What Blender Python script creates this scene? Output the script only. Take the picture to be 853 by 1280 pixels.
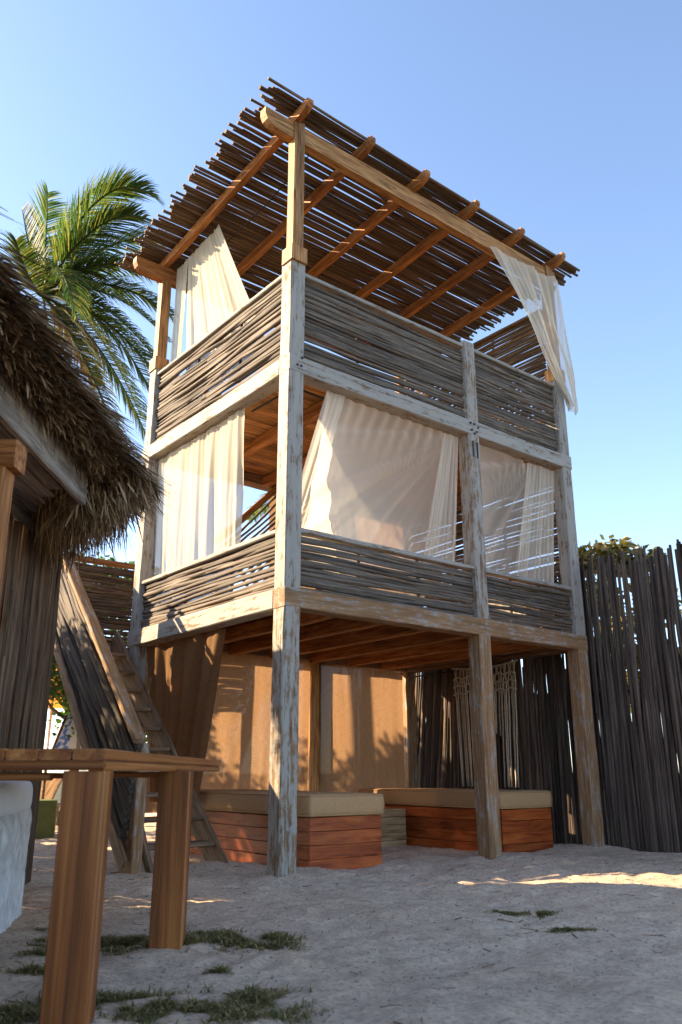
import bpy, bmesh, math, random
from math import sin, cos, pi, radians, atan2, sqrt, tan
from mathutils import Vector, Matrix, noise
for o in list(bpy.data.objects): bpy.data.objects.remove(o)
S = bpy.context.scene
COL = S.collection
V = Vector
rnd = random.Random(7)
# ------------------------------------------------------------------ camera
CAM = V((-4.4802, -6.4866, 0.8883)); YAW = 0.6744; PITCH = 0.3079
cam = bpy.data.cameras.new('camera'); camo = bpy.data.objects.new('camera', cam); COL.objects.link(camo)
cam.sensor_fit = 'VERTICAL'; cam.sensor_height = 36; cam.lens = 1024.58/1280*36
cam.clip_start = 0.05; cam.clip_end = 3000
camo.location = CAM; camo.rotation_euler = (pi/2+PITCH, 0, -YAW)
cam.dof.use_dof = True; cam.dof.focus_distance = 9.2; cam.dof.aperture_fstop = 3.2
S.camera = camo
# ------------------------------------------------------------------ light
SUN_A = radians(50); SUN_E = radians(26)
sdir = V((-cos(SUN_A)*cos(SUN_E), sin(SUN_A)*cos(SUN_E), sin(SUN_E)))
w = bpy.data.worlds.new('World'); S.world = w; w.use_nodes = True
nt = w.node_tree; bg = nt.nodes['Background']; sky = nt.nodes.new('ShaderNodeTexSky')
sky.sky_type = 'NISHITA'; sky.sun_disc = False; sky.sun_elevation = SUN_E
sky.sun_rotation = atan2(sdir.x, sdir.y); sky.altitude = 0; sky.air_density = 0.7; sky.dust_density = 0.4; sky.ozone_density = 0.25
nt.links.new(sky.outputs[0], bg.inputs[0]); bg.inputs[1].default_value = 0.118
sl = bpy.data.lights.new('sun', 'SUN'); so = bpy.data.objects.new('sun', sl); COL.objects.link(so)
sl.energy = 5.0; sl.angle = radians(0.6); sl.color = (1.0, 0.78, 0.50)
so.rotation_euler = sdir.to_track_quat('Z', 'Y').to_euler(); so.location = (0, 0, 20)
S.view_settings.view_transform = 'Standard'; S.view_settings.look = 'None'
S.view_settings.exposure = 2.05; S.view_settings.gamma = 1
S.render.engine = 'CYCLES'
S.cycles.transparent_max_bounces = 24
# ------------------------------------------------------------------ materials
def newmat(name):
    m = bpy.data.materials.new(name); m.use_nodes = True
    nt = m.node_tree; b = nt.nodes['Principled BSDF']; b.inputs['Specular IOR Level'].default_value = 0.25
    return m, nt, b
def nd(nt, t, ins=None, **kw):
    n = nt.nodes.new(t)
    for k, v in kw.items(): setattr(n, k, v)
    for k, v in (ins or {}).items():
        if isinstance(v, bpy.types.NodeSocket): nt.links.new(v, n.inputs[k])
        else: n.inputs[k].default_value = v
    return n
def ramp(nt, fac, stops, interp='LINEAR'):
    r = nt.nodes.new('ShaderNodeValToRGB'); nt.links.new(fac, r.inputs[0]); e = r.color_ramp.elements
    r.color_ramp.interpolation = interp
    while len(e) < len(stops): e.new(0.5)
    for el, (p, c) in zip(e, stops):
        el.position = p; el.color = (c[0], c[1], c[2], 1) if hasattr(c, '__len__') else (c, c, c, 1)
    return r.outputs[0]
def mixc(nt, fac, a, b, mode='MIX'):
    n = nt.nodes.new('ShaderNodeMix'); n.data_type = 'RGBA'; n.blend_type = mode
    for sck, v in ((n.inputs[0], fac), (n.inputs[6], a), (n.inputs[7], b)):
        if isinstance(v, bpy.types.NodeSocket): nt.links.new(v, sck)
        else: sck.default_value = v if not hasattr(v, '__len__') else (v[0], v[1], v[2], 1)
    return n.outputs[2]
def objcoord(nt, scale, rand=True):
    tc = nd(nt, 'ShaderNodeTexCoord'); v = tc.outputs['Object']
    if rand:
        oi = nd(nt, 'ShaderNodeObjectInfo')
        mu = nd(nt, 'ShaderNodeMath', {0: oi.outputs['Random'], 1: 53.0}, operation='MULTIPLY')
        cb = nd(nt, 'ShaderNodeCombineXYZ', {0: mu.outputs[0], 1: mu.outputs[0], 2: mu.outputs[0]})
        v = nd(nt, 'ShaderNodeVectorMath', {0: v, 1: cb.outputs[0]}, operation='ADD').outputs[0]
    return nd(nt, 'ShaderNodeMapping', {'Vector': v, 'Scale': scale}).outputs[0], v
def bump(nt, b, h, strength, dist=0.01):
    n = nd(nt, 'ShaderNodeBump', {'Height': h, 'Strength': strength, 'Distance': dist})
    nt.links.new(n.outputs[0], b.inputs['Normal'])
def randmul(nt, col, lo, hi):
    oi = nd(nt, 'ShaderNodeObjectInfo')
    mr = nd(nt, 'ShaderNodeMapRange', {0: oi.outputs['Random'], 3: lo, 4: hi})
    cb = nd(nt, 'ShaderNodeCombineColor', {0: mr.outputs[0], 1: mr.outputs[0], 2: mr.outputs[0]})
    return mixc(nt, 1.0, col, cb.outputs[0], 'MULTIPLY')
def wood(name, dark, mid, light, scale=(1.3, 16, 16), rough=0.65, bs=0.35, var=(0.8, 1.15), knots=True):
    m, nt, b = newmat(name); c, v = objcoord(nt, scale)
    n1 = nd(nt, 'ShaderNodeTexNoise', {'Vector': c, 'Scale': 1.6, 'Detail': 8.0, 'Roughness': 0.65, 'Distortion': 0.6}).outputs[0]
    col = ramp(nt, n1, [(0.34, dark), (0.5, mid), (0.66, light)])
    c2 = nd(nt, 'ShaderNodeMapping', {'Vector': v, 'Scale': (0.5, 2.2, 2.2)}).outputs[0]
    n2 = nd(nt, 'ShaderNodeTexNoise', {'Vector': c2, 'Scale': 1.5, 'Detail': 4.0}).outputs[0]
    st = ramp(nt, n2, [(0.3, 0.62), (0.6, 1.05)])
    col = mixc(nt, 0.8, col, st, 'MULTIPLY')
    c4 = nd(nt, 'ShaderNodeMapping', {'Vector': v, 'Scale': (1.1, 75, 75)}).outputs[0]
    n4 = nd(nt, 'ShaderNodeTexNoise', {'Vector': c4, 'Scale': 1.3, 'Detail': 5.0, 'Roughness': .7}).outputs[0]
    col = mixc(nt, .85, col, ramp(nt, n4, [(.32, .55), (.5, 1.0), (.7, 1.1)]), 'MULTIPLY')
    if knots:
        c3 = nd(nt, 'ShaderNodeMapping', {'Vector': v, 'Scale': (2.2, 5, 5)}).outputs[0]
        vo = nd(nt, 'ShaderNodeTexVoronoi', {'Vector': c3, 'Scale': 1.0}).outputs[0]
        kn = ramp(nt, vo, [(0.03, 0.3), (0.09, 1.0)])
        col = mixc(nt, 0.8, col, kn, 'MULTIPLY')
    col = randmul(nt, col, *var)
    nt.links.new(col, b.inputs['Base Color']); b.inputs['Roughness'].default_value = rough
    bump(nt, b, n1, bs, 0.006)
    return m
def whitewash(name, peel, paint=(0.37, 0.33, 0.28), bare=(0.21, 0.125, 0.068)):
    m, nt, b = newmat(name); c, v = objcoord(nt, (1.4, 18, 18))
    g = nd(nt, 'ShaderNodeTexNoise', {'Vector': c, 'Scale': 1.5, 'Detail': 9.0, 'Roughness': 0.7}).outputs[0]
    pcol = ramp(nt, g, [(0.25, (paint[0]*.5, paint[1]*.5, paint[2]*.5)), (0.45, (paint[0]*.85, paint[1]*.86, paint[2]*.88)), (0.7, paint)])
    wcol = ramp(nt, g, [(0.28, (bare[0]*.5, bare[1]*.48, bare[2]*.45)), (0.5, bare), (0.72, (bare[0]*1.45, bare[1]*1.5, bare[2]*1.5))])
    c2 = nd(nt, 'ShaderNodeMapping', {'Vector': v, 'Scale': (3.6, 8, 8)}).outputs[0]
    pn = nd(nt, 'ShaderNodeTexNoise', {'Vector': c2, 'Scale': 1.7, 'Detail': 12.0, 'Roughness': 0.74, 'Distortion': 0.15}).outputs[0]
    t = 0.36 + 0.26*peel
    pn = mixc(nt, .42, pn, g); mk = ramp(nt, pn, [(t-0.03, 0.0), (t+0.03, 1.0)])
    col = mixc(nt, mk, wcol, pcol)
    c3 = nd(nt, 'ShaderNodeMapping', {'Vector': v, 'Scale': (1.0, 60, 60)}).outputs[0]
    cr = nd(nt, 'ShaderNodeTexNoise', {'Vector': c3, 'Scale': 1.4, 'Detail': 3.0}).outputs[0]
    crk = ramp(nt, cr, [(0.30, 0.25), (0.36, 1.0)])
    col = mixc(nt, 0.75, col, crk, 'MULTIPLY')
    col = randmul(nt, col, 0.92, 1.06)
    nt.links.new(col, b.inputs['Base Color']); b.inputs['Roughness'].default_value = 0.8
    h = mixc(nt, 0.6, g, mk); h2 = mixc(nt, 0.5, h, crk)
    bump(nt, b, h2, 0.5, 0.006)
    return m
def stickmat(name, cols, var=(0.6, 1.25), rough=0.8):
    m, nt, b = newmat(name); c, v = objcoord(nt, (5, 0.9, 0.9))
    n1 = nd(nt, 'ShaderNodeTexNoise', {'Vector': c, 'Scale': 1.3, 'Detail': 7.0, 'Roughness': 0.7}).outputs[0]
    col = ramp(nt, n1, [(0.3, cols[0]), (0.5, cols[1]), (0.7, cols[2])])
    col = randmul(nt, col, *var)
    nt.links.new(col, b.inputs['Base Color']); b.inputs['Roughness'].default_value = rough
    bump(nt, b, n1, 0.3, 0.004)
    return m
def clothmat(name, col, opac, trans=0.5, weave=0.0, weavescale=260, edge=0.0):
    m, nt, b = newmat(name); out = nt.nodes['Material Output']; nt.nodes.remove(b)
    tc = nd(nt, 'ShaderNodeTexCoord')
    nz = nd(nt, 'ShaderNodeTexNoise', {'Vector': tc.outputs['Object'], 'Scale': 3.0, 'Detail': 5.0}).outputs[0]
    cc = mixc(nt, nz, (col[0]*.9, col[1]*.88, col[2]*.85), col)
    if weave:
        mp = nd(nt, 'ShaderNodeMapping', {'Vector': tc.outputs['UV'], 'Scale': (weavescale, weavescale*1.2, 1)}).outputs[0]
        wx = nd(nt, 'ShaderNodeTexNoise', {'Vector': nd(nt, 'ShaderNodeMapping', {'Vector': mp, 'Scale': (1, .06, 1)}).outputs[0], 'Scale': 1.0, 'Detail': 2.0}).outputs[0]
        wy = nd(nt, 'ShaderNodeTexNoise', {'Vector': nd(nt, 'ShaderNodeMapping', {'Vector': mp, 'Scale': (.06, 1, 1)}).outputs[0], 'Scale': 1.0, 'Detail': 2.0}).outputs[0]
        wv = mixc(nt, 0.5, wx, wy)
        cc = mixc(nt, weave, cc, ramp(nt, wv, [(0.35, 0.35), (0.65, 1.2)]), 'MULTIPLY')
    di = nd(nt, 'ShaderNodeBsdfDiffuse', {'Color': cc}); tr = nd(nt, 'ShaderNodeBsdfTranslucent', {'Color': cc})
    mx = nd(nt, 'ShaderNodeMixShader', {0: trans, 1: di.outputs[0], 2: tr.outputs[0]})
    tp = nd(nt, 'ShaderNodeBsdfTransparent')
    lw = nd(nt, 'ShaderNodeLayerWeight', {'Blend': 0.5}).outputs['Facing']
    fac = nd(nt, 'ShaderNodeMath', {0: lw, 1: edge, 2: opac}, operation='MULTIPLY_ADD', use_clamp=True).outputs[0]
    mf = nd(nt, 'ShaderNodeMixShader', {0: fac, 1: tp.outputs[0], 2: mx.outputs[0]})
    nt.links.new(mf.outputs[0], out.inputs[0])
    return m
def islandmat(name, stops, trans=0.0, rough=0.8, tcol=None):
    m, nt, b = newmat(name)
    gi = nd(nt, 'ShaderNodeNewGeometry').outputs['Random Per Island']
    col = ramp(nt, gi, stops)
    nt.links.new(col, b.inputs['Base Color']); b.inputs['Roughness'].default_value = rough
    if trans:
        out = nt.nodes['Material Output']
        tr = nd(nt, 'ShaderNodeBsdfTranslucent', {'Color': mixc(nt, 1.0, col, tcol or (1.3, 1.5, .6), 'MULTIPLY')})
        mx = nd(nt, 'ShaderNodeMixShader', {0: trans, 1: b.outputs[0], 2: tr.outputs[0]}); nt.links.new(mx.outputs[0], out.inputs[0])
    return m
def flatmat(name, col, rough=0.7, nscale=8, namp=0.25, bs=0.0, metal=0.0):
    m, nt, b = newmat(name); tc = nd(nt, 'ShaderNodeTexCoord')
    n = nd(nt, 'ShaderNodeTexNoise', {'Vector': tc.outputs['Object'], 'Scale': nscale, 'Detail': 8.0, 'Roughness': .6}).outputs[0]
    cc = mixc(nt, ramp(nt, n, [(.3, 0.0), (.7, 1.0)]), [x*(1-namp) for x in col], [x*(1+namp*.5) for x in col])
    nt.links.new(cc, b.inputs['Base Color']); b.inputs['Roughness'].default_value = rough; b.inputs['Metallic'].default_value = metal
    if bs: bump(nt, b, n, bs, 0.02)
    return m
M = {}
M['ww'] = whitewash('whitewashed_wood', 0.33)
M['ww_mid'] = whitewash('worn_whitewash', 0.48, bare=(.23, .14, .078))
M['ww_low'] = whitewash('peeling_whitewash', 0.70, paint=(.34, .30, .26), bare=(.28, .155, .075))
M['honey'] = wood('honey_timber', (.17, .065, .02), (.40, .19, .065), (.55, .30, .12))
M['amber'] = wood('amber_timber', (.14, .045, .012), (.36, .135, .038), (.50, .22, .07))
M['board'] = wood('floor_board_timber', (.16, .06, .02), (.38, .17, .055), (.52, .26, .10), scale=(1.0, 10, 10), var=(.62, 1.2))
M['redwood'] = wood('red_stained_planks', (.17, .030, .008), (.38, .075, .016), (.48, .13, .03), scale=(1.2, 9, 9), rough=.45, var=(.85, 1.12))
M['bare'] = wood('bare_plank', (.16, .09, .04), (.36, .22, .11), (.48, .32, .17), scale=(1.2, 9, 9))
M['teak'] = wood('teak_timber', (.10, .030, .010), (.30, .10, .027), (.48, .21, .062), scale=(.16, 6, 6), rough=.4, bs=.12, var=(.92, 1.05), knots=False)
M['grey'] = wood('grey_weathered_timber', (.13, .10, .08), (.28, .23, .19), (.42, .37, .32), scale=(1.2, 14, 14))
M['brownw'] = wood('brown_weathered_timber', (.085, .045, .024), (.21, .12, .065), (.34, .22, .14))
M['stick'] = stickmat('weathered_stick', [(.05, .036, .028), (.12, .093, .072), (.23, .185, .14)])
M['roofreed'] = stickmat('roof_reed', [(.05, .030, .019), (.125, .078, .048), (.23, .15, .095)])
M['fencereed'] = stickmat('fence_reed', [(.033, .022, .017), (.075, .052, .040), (.14, .104, .082)], var=(.45, 1.7))
M['hutreed'] = stickmat('hut_reed', [(.035, .02, .012), (.11, .065, .038), (.21, .135, .085)])
M['sheer'] = clothmat('sheer_cream_cloth', (.84, .76, .64), .50, .45, edge=.55)
M['sheer_sun'] = clothmat('sunlit_cream_cloth', (.70, .62, .48), .82, .42, edge=.18)
M['sheer_thin'] = clothmat('thin_cream_cloth', (.84, .78, .68), .36, .45, edge=.5)
M['burlap'] = clothmat('burlap_cloth', (.31, .18, .095), .985, .5, weave=.5, weavescale=170)
M['cushion'] = flatmat('khaki_canvas', (.44, .26, .125), .75, 30, .12, .15)
M['plaster'] = flatmat('white_plaster', (.66, .66, .66), .9, 11, .38, 1.0)
M['whitecloth'] = flatmat('white_canvas', (.74, .74, .76), .8, 5, .06, .1)
M['rope'] = flatmat('cotton_rope', (.46, .37, .27), .9, 40, .3, .3)
M['metal'] = flatmat('dark_metal', (.05, .05, .055), .5, 30, .3, 0, .8)
M['black'] = flatmat('black_cable', (.012, .012, .012), .6)
M['thatchcore'] = flatmat('thatch_core', (.055, .035, .02), .95, 20, .4, .5)
M['thatch'] = islandmat('thatch_leaf', [(0, (.07, .042, .022)), (.35, (.19, .12, .065)), (.7, (.34, .23, .13)), (1, (.50, .38, .24))])
M['palmleaf'] = islandmat('palm_leaflet', [(0, (.03, .055, .024)), (.5, (.06, .09, .03)), (.8, (.10, .125, .04)), (1, (.24, .19, .085))], trans=.45, rough=.6)
M['palmdry'] = islandmat('dry_palm_leaflet', [(0, (.10, .06, .03)), (1, (.26, .17, .08))], trans=.2)
M['leaf'] = islandmat('tree_leaf', [(0, (.02, .045, .012)), (.5, (.05, .10, .022)), (1, (.11, .16, .04))], trans=.4, rough=.5)
M['dryleaf'] = islandmat('dry_bush_leaf', [(0, (.07, .075, .025)), (.35, (.18, .14, .055)), (1, (.42, .30, .15))], trans=.3)
M['grass'] = islandmat('dune_grass', [(0, (.075, .08, .024)), (.45, (.15, .135, .045)), (1, (.40, .28, .13))], trans=.2)
M['bark'] = flatmat('palm_bark', (.16, .12, .09), .9, 6, .4, .6)
M['orange'] = clothmat('orange_canvas', (.80, .36, .06), 1.0, .5)
M['greenbox'] = flatmat('green_paint', (.14, .17, .05), .6)
M['pebble'] = flatmat('pebble', (.30, .25, .2), .9, 5, .4)
# sand
def sandmat():
    m, nt, b = newmat('sand'); tc = nd(nt, 'ShaderNodeTexCoord').outputs['Object']
    n1 = nd(nt, 'ShaderNodeTexNoise', {'Vector': tc, 'Scale': 1.1, 'Detail': 8.0, 'Roughness': .6}).outputs[0]
    n2 = nd(nt, 'ShaderNodeTexNoise', {'Vector': tc, 'Scale': 34.0, 'Detail': 8.0, 'Roughness': .8}).outputs[0]
    n3 = nd(nt, 'ShaderNodeTexNoise', {'Vector': tc, 'Scale': 9.0, 'Detail': 7.0, 'Roughness': .7}).outputs[0]
    sand = ramp(nt, n1, [(.3, (.62, .44, .30)), (.7, (.76, .56, .395))])
    # beyond the yard the sand is darkened, added to cut its sunlit bounce
    ln = nd(nt, 'ShaderNodeVectorMath', {0: nd(nt, 'ShaderNodeMapping', {'Vector': tc, 'Location': (.0, -.15, 0), 'Scale': (.085, .06, 0)}).outputs[0]}, operation='LENGTH').outputs['Value']
    wob = nd(nt, 'ShaderNodeTexNoise', {'Vector': tc, 'Scale': .5, 'Detail': 6.0}).outputs[0]
    lm = nd(nt, 'ShaderNodeMath', {0: wob, 1: .35, 2: ln}, operation='MULTIPLY_ADD').outputs[0]
    bounce_cut = ramp(nt, n1, [(.3, (.045, .05, .02)), (.7, (.10, .09, .04))])
    col = mixc(nt, ramp(nt, lm, [(.98, 0.0), (1.0, 1.0)]), sand, bounce_cut)
    col = mixc(nt, 1.0, col, ramp(nt, n2, [(.34, .50), (.5, .98), (.66, 1.16)]), 'MULTIPLY')
    col = mixc(nt, 1.0, col, ramp(nt, n3, [(.3, .74), (.6, 1.06)]), 'MULTIPLY')
    vo = nd(nt, 'ShaderNodeTexVoronoi', {'Vector': tc, 'Scale': 26.0, 'Randomness': 1.0}).outputs[0]
    col = mixc(nt, .8, col, ramp(nt, vo, [(.06, .30), (.13, 1.0)]), 'MULTIPLY')
    nt.links.new(col, b.inputs['Base Color']); b.inputs['Roughness'].default_value = .95
    h = mixc(nt, .35, n3, n2); bump(nt, b, h, .9, .04)
    return m
M['sand'] = sandmat()
def stripemat():
    m, nt, b = newmat('striped_canvas'); tc = nd(nt, 'ShaderNodeTexCoord').outputs['UV']
    x = nd(nt, 'ShaderNodeSeparateXYZ', {0: tc}).outputs[0]
    n = nd(nt, 'ShaderNodeTexNoise', {'Vector': tc, 'Scale': 9.0, 'Detail': 4.0}).outputs[0]
    blue = mixc(nt, ramp(nt, n, [(.45, 0.0), (.55, 1.0)]), (.8, .82, .85), (.10, .22, .62))
    st = ramp(nt, x, [(0, (.8, .8, .8)), (.36, (.82, .80, .76)), (.52, (.33, .29, .25)), (.62, (.82, .8, .76)), (.78, (.42, .40, .36)), (.84, (.82, .8, .78))], 'CONSTANT')
    fb = ramp(nt, x, [(0, 1.0), (.34, 0.0)], 'CONSTANT')
    nt.links.new(mixc(nt, fb, st, blue), b.inputs['Base Color']); b.inputs['Roughness'].default_value = .8
    return m
M['stripe'] = stripemat()
# ------------------------------------------------------------------ object helpers
WM = {}
def link(o, parent, Mw):
    COL.objects.link(o); WM[o.name] = Mw.copy()
    if parent is not None:
        o.parent = parent; o.matrix_basis = WM[parent.name].inverted() @ Mw
    else: o.matrix_basis = Mw
    return o
def thing(name, loc, label, cat, group=None, kind=None):
    o = bpy.data.objects.new(name, None); o.empty_display_size = .2; link(o, None, Matrix.Translation(V(loc))); tag(o, label, cat, group, kind); return o
def tag(o, label=None, cat=None, group=None, kind=None):
    if label: o['label'] = label
    if cat: o['category'] = cat
    if group: o['group'] = group
    if kind: o['kind'] = kind
    return o
def node(name, loc, parent):
    o = bpy.data.objects.new(name, None); o.empty_display_size = .1; return link(o, parent, Matrix.Translation(V(loc)))
def mesh(name, verts, faces, mat, smooth=False):
    me = bpy.data.meshes.new(name); me.from_pydata([tuple(v) for v in verts], [], faces); me.materials.append(mat)
    if smooth: me.polygons.foreach_set('use_smooth', [True]*len(me.polygons))
    me.update(); return me
def mobj(name, verts, faces, mat, parent=None, origin=None, smooth=False):
    """verts in world space; the object's origin is put at origin"""
    if origin is None:
        origin = sum((V(v) for v in verts), V())/len(verts)
    origin = V(origin)
    me = mesh(name, [V(v)-origin for v in verts], faces, mat, smooth)
    return link(bpy.data.objects.new(name, me), parent, Matrix.Translation(origin))
def frame(p0, p1, up=None):
    x = (V(p1)-V(p0)).normalized(); up = V(up) if up else (V((0, 0, 1)) if abs(x.z) < .95 else V((0, 1, 0)))
    y = up.cross(x).normalized(); z = x.cross(y)
    m = Matrix((x, y, z)).transposed().to_4x4(); m.translation = V(p0); return m
def beam_mesh(name, L, wd, h, mat, jit=.004, bev=.010, seg=None, ends=None, bow=0.0, seed=0):
    r = random.Random(seed); seg = seg or max(2, int(L/.28)); b = min(bev, wd*.3, h*.3)
    prof = [(-wd/2+b, -h/2), (wd/2-b, -h/2), (wd/2, -h/2+b), (wd/2, h/2-b), (wd/2-b, h/2), (-wd/2+b, h/2), (-wd/2, h/2-b), (-wd/2, -h/2+b)]
    vs, fs = [], []
    for i in range(seg+1):
        t = i/seg; by = r.uniform(-1, 1)*jit; bz = r.uniform(-1, 1)*jit + bow*sin(pi*t); k = 1+r.uniform(-1, 1)*jit*3
        for (y, z) in prof: vs.append((t*L, y*k+by+r.uniform(-1, 1)*jit*.4, z*k+bz+r.uniform(-1, 1)*jit*.4))
    for i in range(seg):
        for j in range(8):
            a = i*8+j; c = i*8+(j+1) % 8; fs.append((a, a+8, c+8, c))
    fs.append(tuple(range(8))); fs.append(tuple(range(seg*8+7, seg*8-1, -1)))
    return mesh(name, vs, fs, mat)
_bs = [0]
def beam(name, p0, p1, wd, h, mat, parent, up=None, jit=.004, bev=.010, seg=None, bow=0.0):
    """wd: horizontal width across, h: along up"""
    _bs[0] += 1
    L = (V(p1)-V(p0)).length
    me = beam_mesh(name, L, wd, h, M[mat], jit, bev, seg, bow=bow, seed=_bs[0])
    return link(bpy.data.objects.new(name, me), parent, frame(p0, p1, up))
_shared = {}
def shared_beam(name, p0, p1, wd, h, mat, parent, up=None, jit=.003, bev=.006, var=4):
    L = (V(p1)-V(p0)).length; k = (name, round(L, 3), wd, h, mat, rnd.randrange(var))
    if k not in _shared: _shared[k] = beam_mesh(name, L, wd, h, M[mat], jit, bev, None, seed=hash(k[5])+17)
    return link(bpy.data.objects.new(name, _shared[k]), parent, frame(p0, p1, up))
_st = {}
def stick(name, p0, p1, r, mat, parent, wob=1.2, var=8, sides=6, rings=7):
    k = (name, mat, rnd.randrange(var), wob)
    if k not in _st:
        q = random.Random(str(k)); vs, fs = [], []; ph = q.uniform(0, 6.28); ph2 = q.uniform(0, 6.28); f = q.uniform(.7, 1.6)
        for i in range(rings+1):
            t = i/rings; e = min(1, 3*min(t, 1-t)+.15)
            oy = wob*.6*sin(ph+t*6.28*f)*e+q.uniform(-.2, .2)*wob; oz = wob*.9*sin(ph2+t*6.28*f*.8)*e+q.uniform(-.3, .3)*wob; rr = (1.1-.25*t)*q.uniform(.88, 1.12)
            for j in range(sides):
                a = 2*pi*j/sides; vs.append((t, oy+rr*cos(a), oz+rr*sin(a)))
        for i in range(rings):
            for j in range(sides):
                a = i*sides+j; c = i*sides+(j+1) % sides; fs.append((a, a+sides, c+sides, c))
        fs.append(tuple(range(sides))); fs.append(tuple(range((rings+1)*sides-1, rings*sides-1, -1)))
        me = mesh(name, vs, fs, M[mat]); me.polygons.foreach_set('use_smooth', [len(p.vertices) == 4 for p in me.polygons]); _st[k] = me
    L = (V(p1)-V(p0)).length
    return link(bpy.data.objects.new(name, _st[k]), parent, frame(p0, p1) @ Matrix.Diagonal((L, r, r, 1)))
def tube(name, pts, rad, mat, parent, sides=8, smooth=True):
    vs, fs = [], []; n = len(pts); pts = [V(p) for p in pts]
    rad = rad if hasattr(rad, '__len__') else [rad]*n
    for i, p in enumerate(pts):
        d = (pts[min(i+1, n-1)]-pts[max(i-1, 0)]).normalized(); a = d.orthogonal().normalized() if i == 0 else (a-d*a.dot(d)).normalized(); b = d.cross(a)
        for j in range(sides): t = 2*pi*j/sides; vs.append(p+a*rad[i]*cos(t)+b*rad[i]*sin(t))
    for i in range(n-1):
        for j in range(sides):
            q = i*sides+j; c = i*sides+(j+1) % sides; fs.append((q, c, c+sides, q+sides))
    fs.append(tuple(range(sides-1, -1, -1))); fs.append(tuple(range((n-1)*sides, n*sides)))
    if name is None: return vs, fs
    return mobj(name, vs, fs, M[mat], parent, origin=pts[0], smooth=smooth)
def cloth(name, fn, nu, nv, mat, label=None, cat=None, parent=None, uvs=(1, 1), group=None):
    vs = [V(fn(i/nu, j/nv)) for j in range(nv+1) for i in range(nu+1)]
    fs = [(j*(nu+1)+i, j*(nu+1)+i+1, (j+1)*(nu+1)+i+1, (j+1)*(nu+1)+i) for j in range(nv) for i in range(nu)]
    o = mobj(name, vs, fs, M[mat], parent, origin=vs[0], smooth=True)
    uv = o.data.uv_layers.new(name='UVMap')
    for l in o.data.loops:
        k = l.vertex_index; uv.data[l.index].uv = ((k % (nu+1))/nu*uvs[0], (k//(nu+1))/nv*uvs[1])
    tag(o, label, cat, group); return o
def lerp(a, b, t): return V(a).lerp(V(b), t)
def sstep(a, b, x): x = max(0, min(1, (x-a)/(b-a))); return x*x*(3-2*x)
# ------------------------------------------------------------------ ground
_q = random.Random(77); DENT = []
for _ in range(150):
    px_ = _q.uniform(-3.4, 4.8); py_ = _q.uniform(-4.6, .3); DENT.append((px_, py_, _q.uniform(.09, .15), _q.uniform(.010, .022), _q.uniform(0, 3.14)))
MOUND = [(.1, .1), (2.88, .1), (4.8, .1), (-.86, 1.1), (.13, 1.2), (-2.2, -2.17), (-3.15, -3.25), (.6, .3), (1.5, .3), (3.4, .3), (4.3, .3)]
CELL = {}
for d_ in DENT:
    for i_ in (-1, 0, 1):
        for j_ in (-1, 0, 1): CELL.setdefault((math.floor(d_[0]/.5)+i_, math.floor(d_[1]/.5)+j_), []).append(d_)
def gz(x, y):
    z = gz0(x, y)
    for (a, b, r, dp, an) in CELL.get((math.floor(x/.5), math.floor(y/.5)), ()):
        u = (x-a)*cos(an)+(y-b)*sin(an); v = -(x-a)*sin(an)+(y-b)*cos(an); e = (u/(r*1.5))**2+(v/(r*.75))**2
        if e < 5: z += dp*(-math.exp(-e*1.6)+.45*math.exp(-(sqrt(e)-1.25)**2*7))
    if abs(x) < 6 and abs(y) < 5:
        for (a, b) in MOUND:
            e = (x-a)**2+(y-b)**2
            if e < .3: z += .028*math.exp(-e/.045)
    return z
def gz0(x, y):
    k = sstep(40, 14, sqrt(x*x+y*y))
    z = .034*noise.noise(V((x*1.1, y*1.1, 0)))+.022*noise.noise(V((x*2.7, y*2.7, 5)))+.014*noise.noise(V((x*6.1, y*6.1, 9)))+.011*noise.noise(V((x*13, y*13, 2)))
    return (z-.01)*k
def warp(t):
    # t in -1..1, dense in the middle, far at the ends
    a = abs(t); s = 1 if t >= 0 else -1
    return s*(a*11 if a < .8 else 8.8+(a-.8)**2*14000+(a-.8)*11)
n = 460; gv = []
for j in range(n+1):
    for i in range(n+1):
        x = warp(i/n*2-1)-1.0; y = warp(j/n*2-1)-.5; gv.append((x, y, gz(x, y)))
gf = [(j*(n+1)+i, j*(n+1)+i+1, (j+1)*(n+1)+i+1, (j+1)*(n+1)+i) for j in range(n) for i in range(n)]
g = mobj('ground', gv, gf, M['sand'], origin=(0, 0, 0), smooth=True); tag(g, 'pale rippled sand covering the yard', None, None, 'structure')
# ------------------------------------------------------------------ tower
W_, D_, XB, s = 4.901, 3.5136, 2.785, .2
Z2a, Z2b, Z3a, Z3b, R2, R3, ZT = 2.433, 2.632, 4.991, 5.190, 3.272, 6.294, 6.372
ZFA, ZFB, ZRA, ZRB = 8.041, 8.271, 7.816, 8.038
T = thing('lookout_tower', (W_/2, D_/2, 0), 'tall three-level whitewashed timber lookout tower with stick railings and a reed roof', 'tower')
def post(x, y, mats, top=ZT):
    # lower and upper halves of the post stand on each other, butted at the first floor beam
    beam('post', (x, y, -.25), (x, y, Z2a+.05), s, s, mats[0], T, up=(0, 1, 0), jit=.005, bev=.014)
    beam('post', (x, y, Z2a+.052), (x, y, top), s*.985, s*.985, mats[1], T, up=(0, 1, 0), jit=.003, bev=.012)
h = s/2
for (x, y, mats) in [(h, h, ('ww_mid', 'ww')), (W_-h, h, ('ww_low', 'ww')), (h, D_-h, ('ww_mid', 'ww')), (W_-h, D_-h, ('ww_low', 'ww_mid')), (XB+h, D_-h, ('honey', 'ww_mid'))]:
    post(x, y, mats)
post(XB+h, h, ('ww_low', 'ww_mid'), top=R3+.03)
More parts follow.
